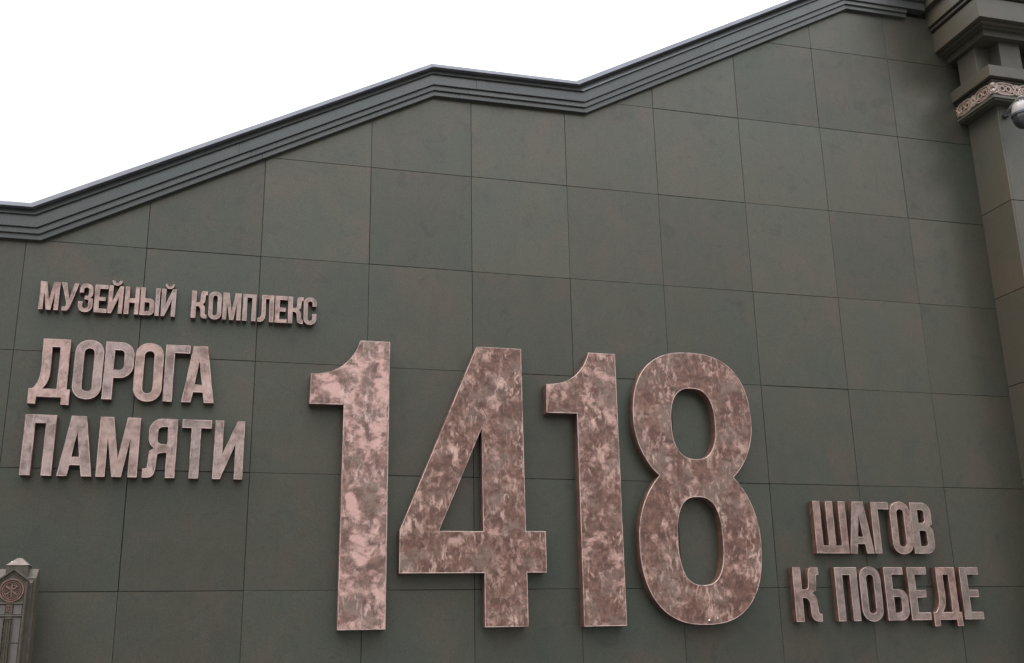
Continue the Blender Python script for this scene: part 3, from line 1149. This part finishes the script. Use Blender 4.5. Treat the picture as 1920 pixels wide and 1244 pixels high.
# ================================================================== dome camera on the pier
M['cam_white'] = plain("white_camera_housing", (0.34, 0.315, 0.31), 0.05, 0.4, 0.0, 12.0)
M['cam_grey'] = plain("grey_bracket_paint", (0.24, 0.235, 0.225), 0.15, 0.45, 0.1, 12.0)
M['cam_dark'] = plain("dark_grey_metal", (0.075, 0.080, 0.088), 0.15, 0.4, 0.3, 12.0)
q = NT("smoked_dome_glass")
M['dome'] = q.done((0.030, 0.032, 0.036), 0.06, 0.0, 0.9)
CX, CZ = 13.273, 8.35
sec = empty("security_camera", "white and dark glass dome security camera hanging on a bracket from the corner pier", "camera", (CX, SY, CZ))


def lathe(name, prof, mat, loc, n=32):
    V, F = [], []
    for r, z in prof:
        V += [(r * math.cos(2 * math.pi * i / n), r * math.sin(2 * math.pi * i / n), z) for i in range(n)]
    for k in range(len(prof) - 1):
        F += [(k * n + i, k * n + (i + 1) % n, (k + 1) * n + (i + 1) % n, (k + 1) * n + i) for i in range(n)]
    me = mesh_from(name, V, F)
    bm = bmesh.new()
    bm.from_mesh(me)
    bmesh.ops.remove_doubles(bm, verts=bm.verts, dist=1e-5)
    bmesh.ops.recalc_face_normals(bm, faces=bm.faces)
    for f in bm.faces:
        f.smooth = True
    bm.to_mesh(me)
    bm.free()
    me.set_sharp_from_angle(angle=math.radians(35))
    return link(name, me, mat, sec, loc)


def tube_mesh(name, pts, r, mat, n=12):
    V, F = [], []
    for i, p in enumerate(pts):
        a = Vector(pts[max(i - 1, 0)])
        b = Vector(pts[min(i + 1, len(pts) - 1)])
        t = (b - a).normalized()
        u = t.cross(Vector((1, 0, 0))).normalized()
        w_ = t.cross(u)
        V += [tuple(Vector(p) + u * r * math.cos(2 * math.pi * k / n) + w_ * r * math.sin(2 * math.pi * k / n)) for k in range(n)]
    for i in range(len(pts) - 1):
        F += [(i * n + k, i * n + (k + 1) % n, (i + 1) * n + (k + 1) % n, (i + 1) * n + k) for k in range(n)]
    F += [tuple(range(n))[::-1], tuple(range((len(pts) - 1) * n, len(pts) * n))]
    me = mesh_from(name, V, F)
    for p in me.polygons:
        p.use_smooth = True
    return link(name, me, mat, sec)


AE = -0.31                       # arm reach
tube_mesh("bracket_arm", [(0, -0.005, 0.0), (0, AE * .5, 0.055), (0, AE, 0.105), (0, AE - 0.03, 0.105), (0, AE - 0.045, 0.085)], 0.022, M['cam_grey'])
lathe("wall_foot", [(0.0, 0.03), (0.03, 0.022), (0.042, 0.0), (0.036, -0.03), (0.0, -0.042)], M['cam_dark'], (0, -0.03, -0.005), 20)
lathe("drop_stem", [(0.0, 0.115), (0.026, 0.112), (0.030, 0.10), (0.030, 0.03), (0.0, 0.03)], M['cam_white'], (0.02, AE, 0.0), 20)
lathe("housing", [(0.0, 0.050), (0.055, 0.046), (0.095, 0.028), (0.118, 0.0), (0.132, -0.05), (0.138, -0.11), (0.136, -0.125), (0.0, -0.125)], M['cam_white'], (0.02, AE, 0.0))
lathe("dome_ring", [(0.0, -0.122), (0.140, -0.122), (0.150, -0.130), (0.150, -0.155), (0.140, -0.165), (0.0, -0.165)], M['cam_dark'], (0.02, AE, 0.0))
lathe("glass_dome", [(0.136, -0.160)] + [(0.136 * math.cos(math.radians(a)), -0.19 - 0.150 * math.sin(math.radians(a))) for a in range(0, 91, 9)], M['dome'], (0.02, AE, 0.0))
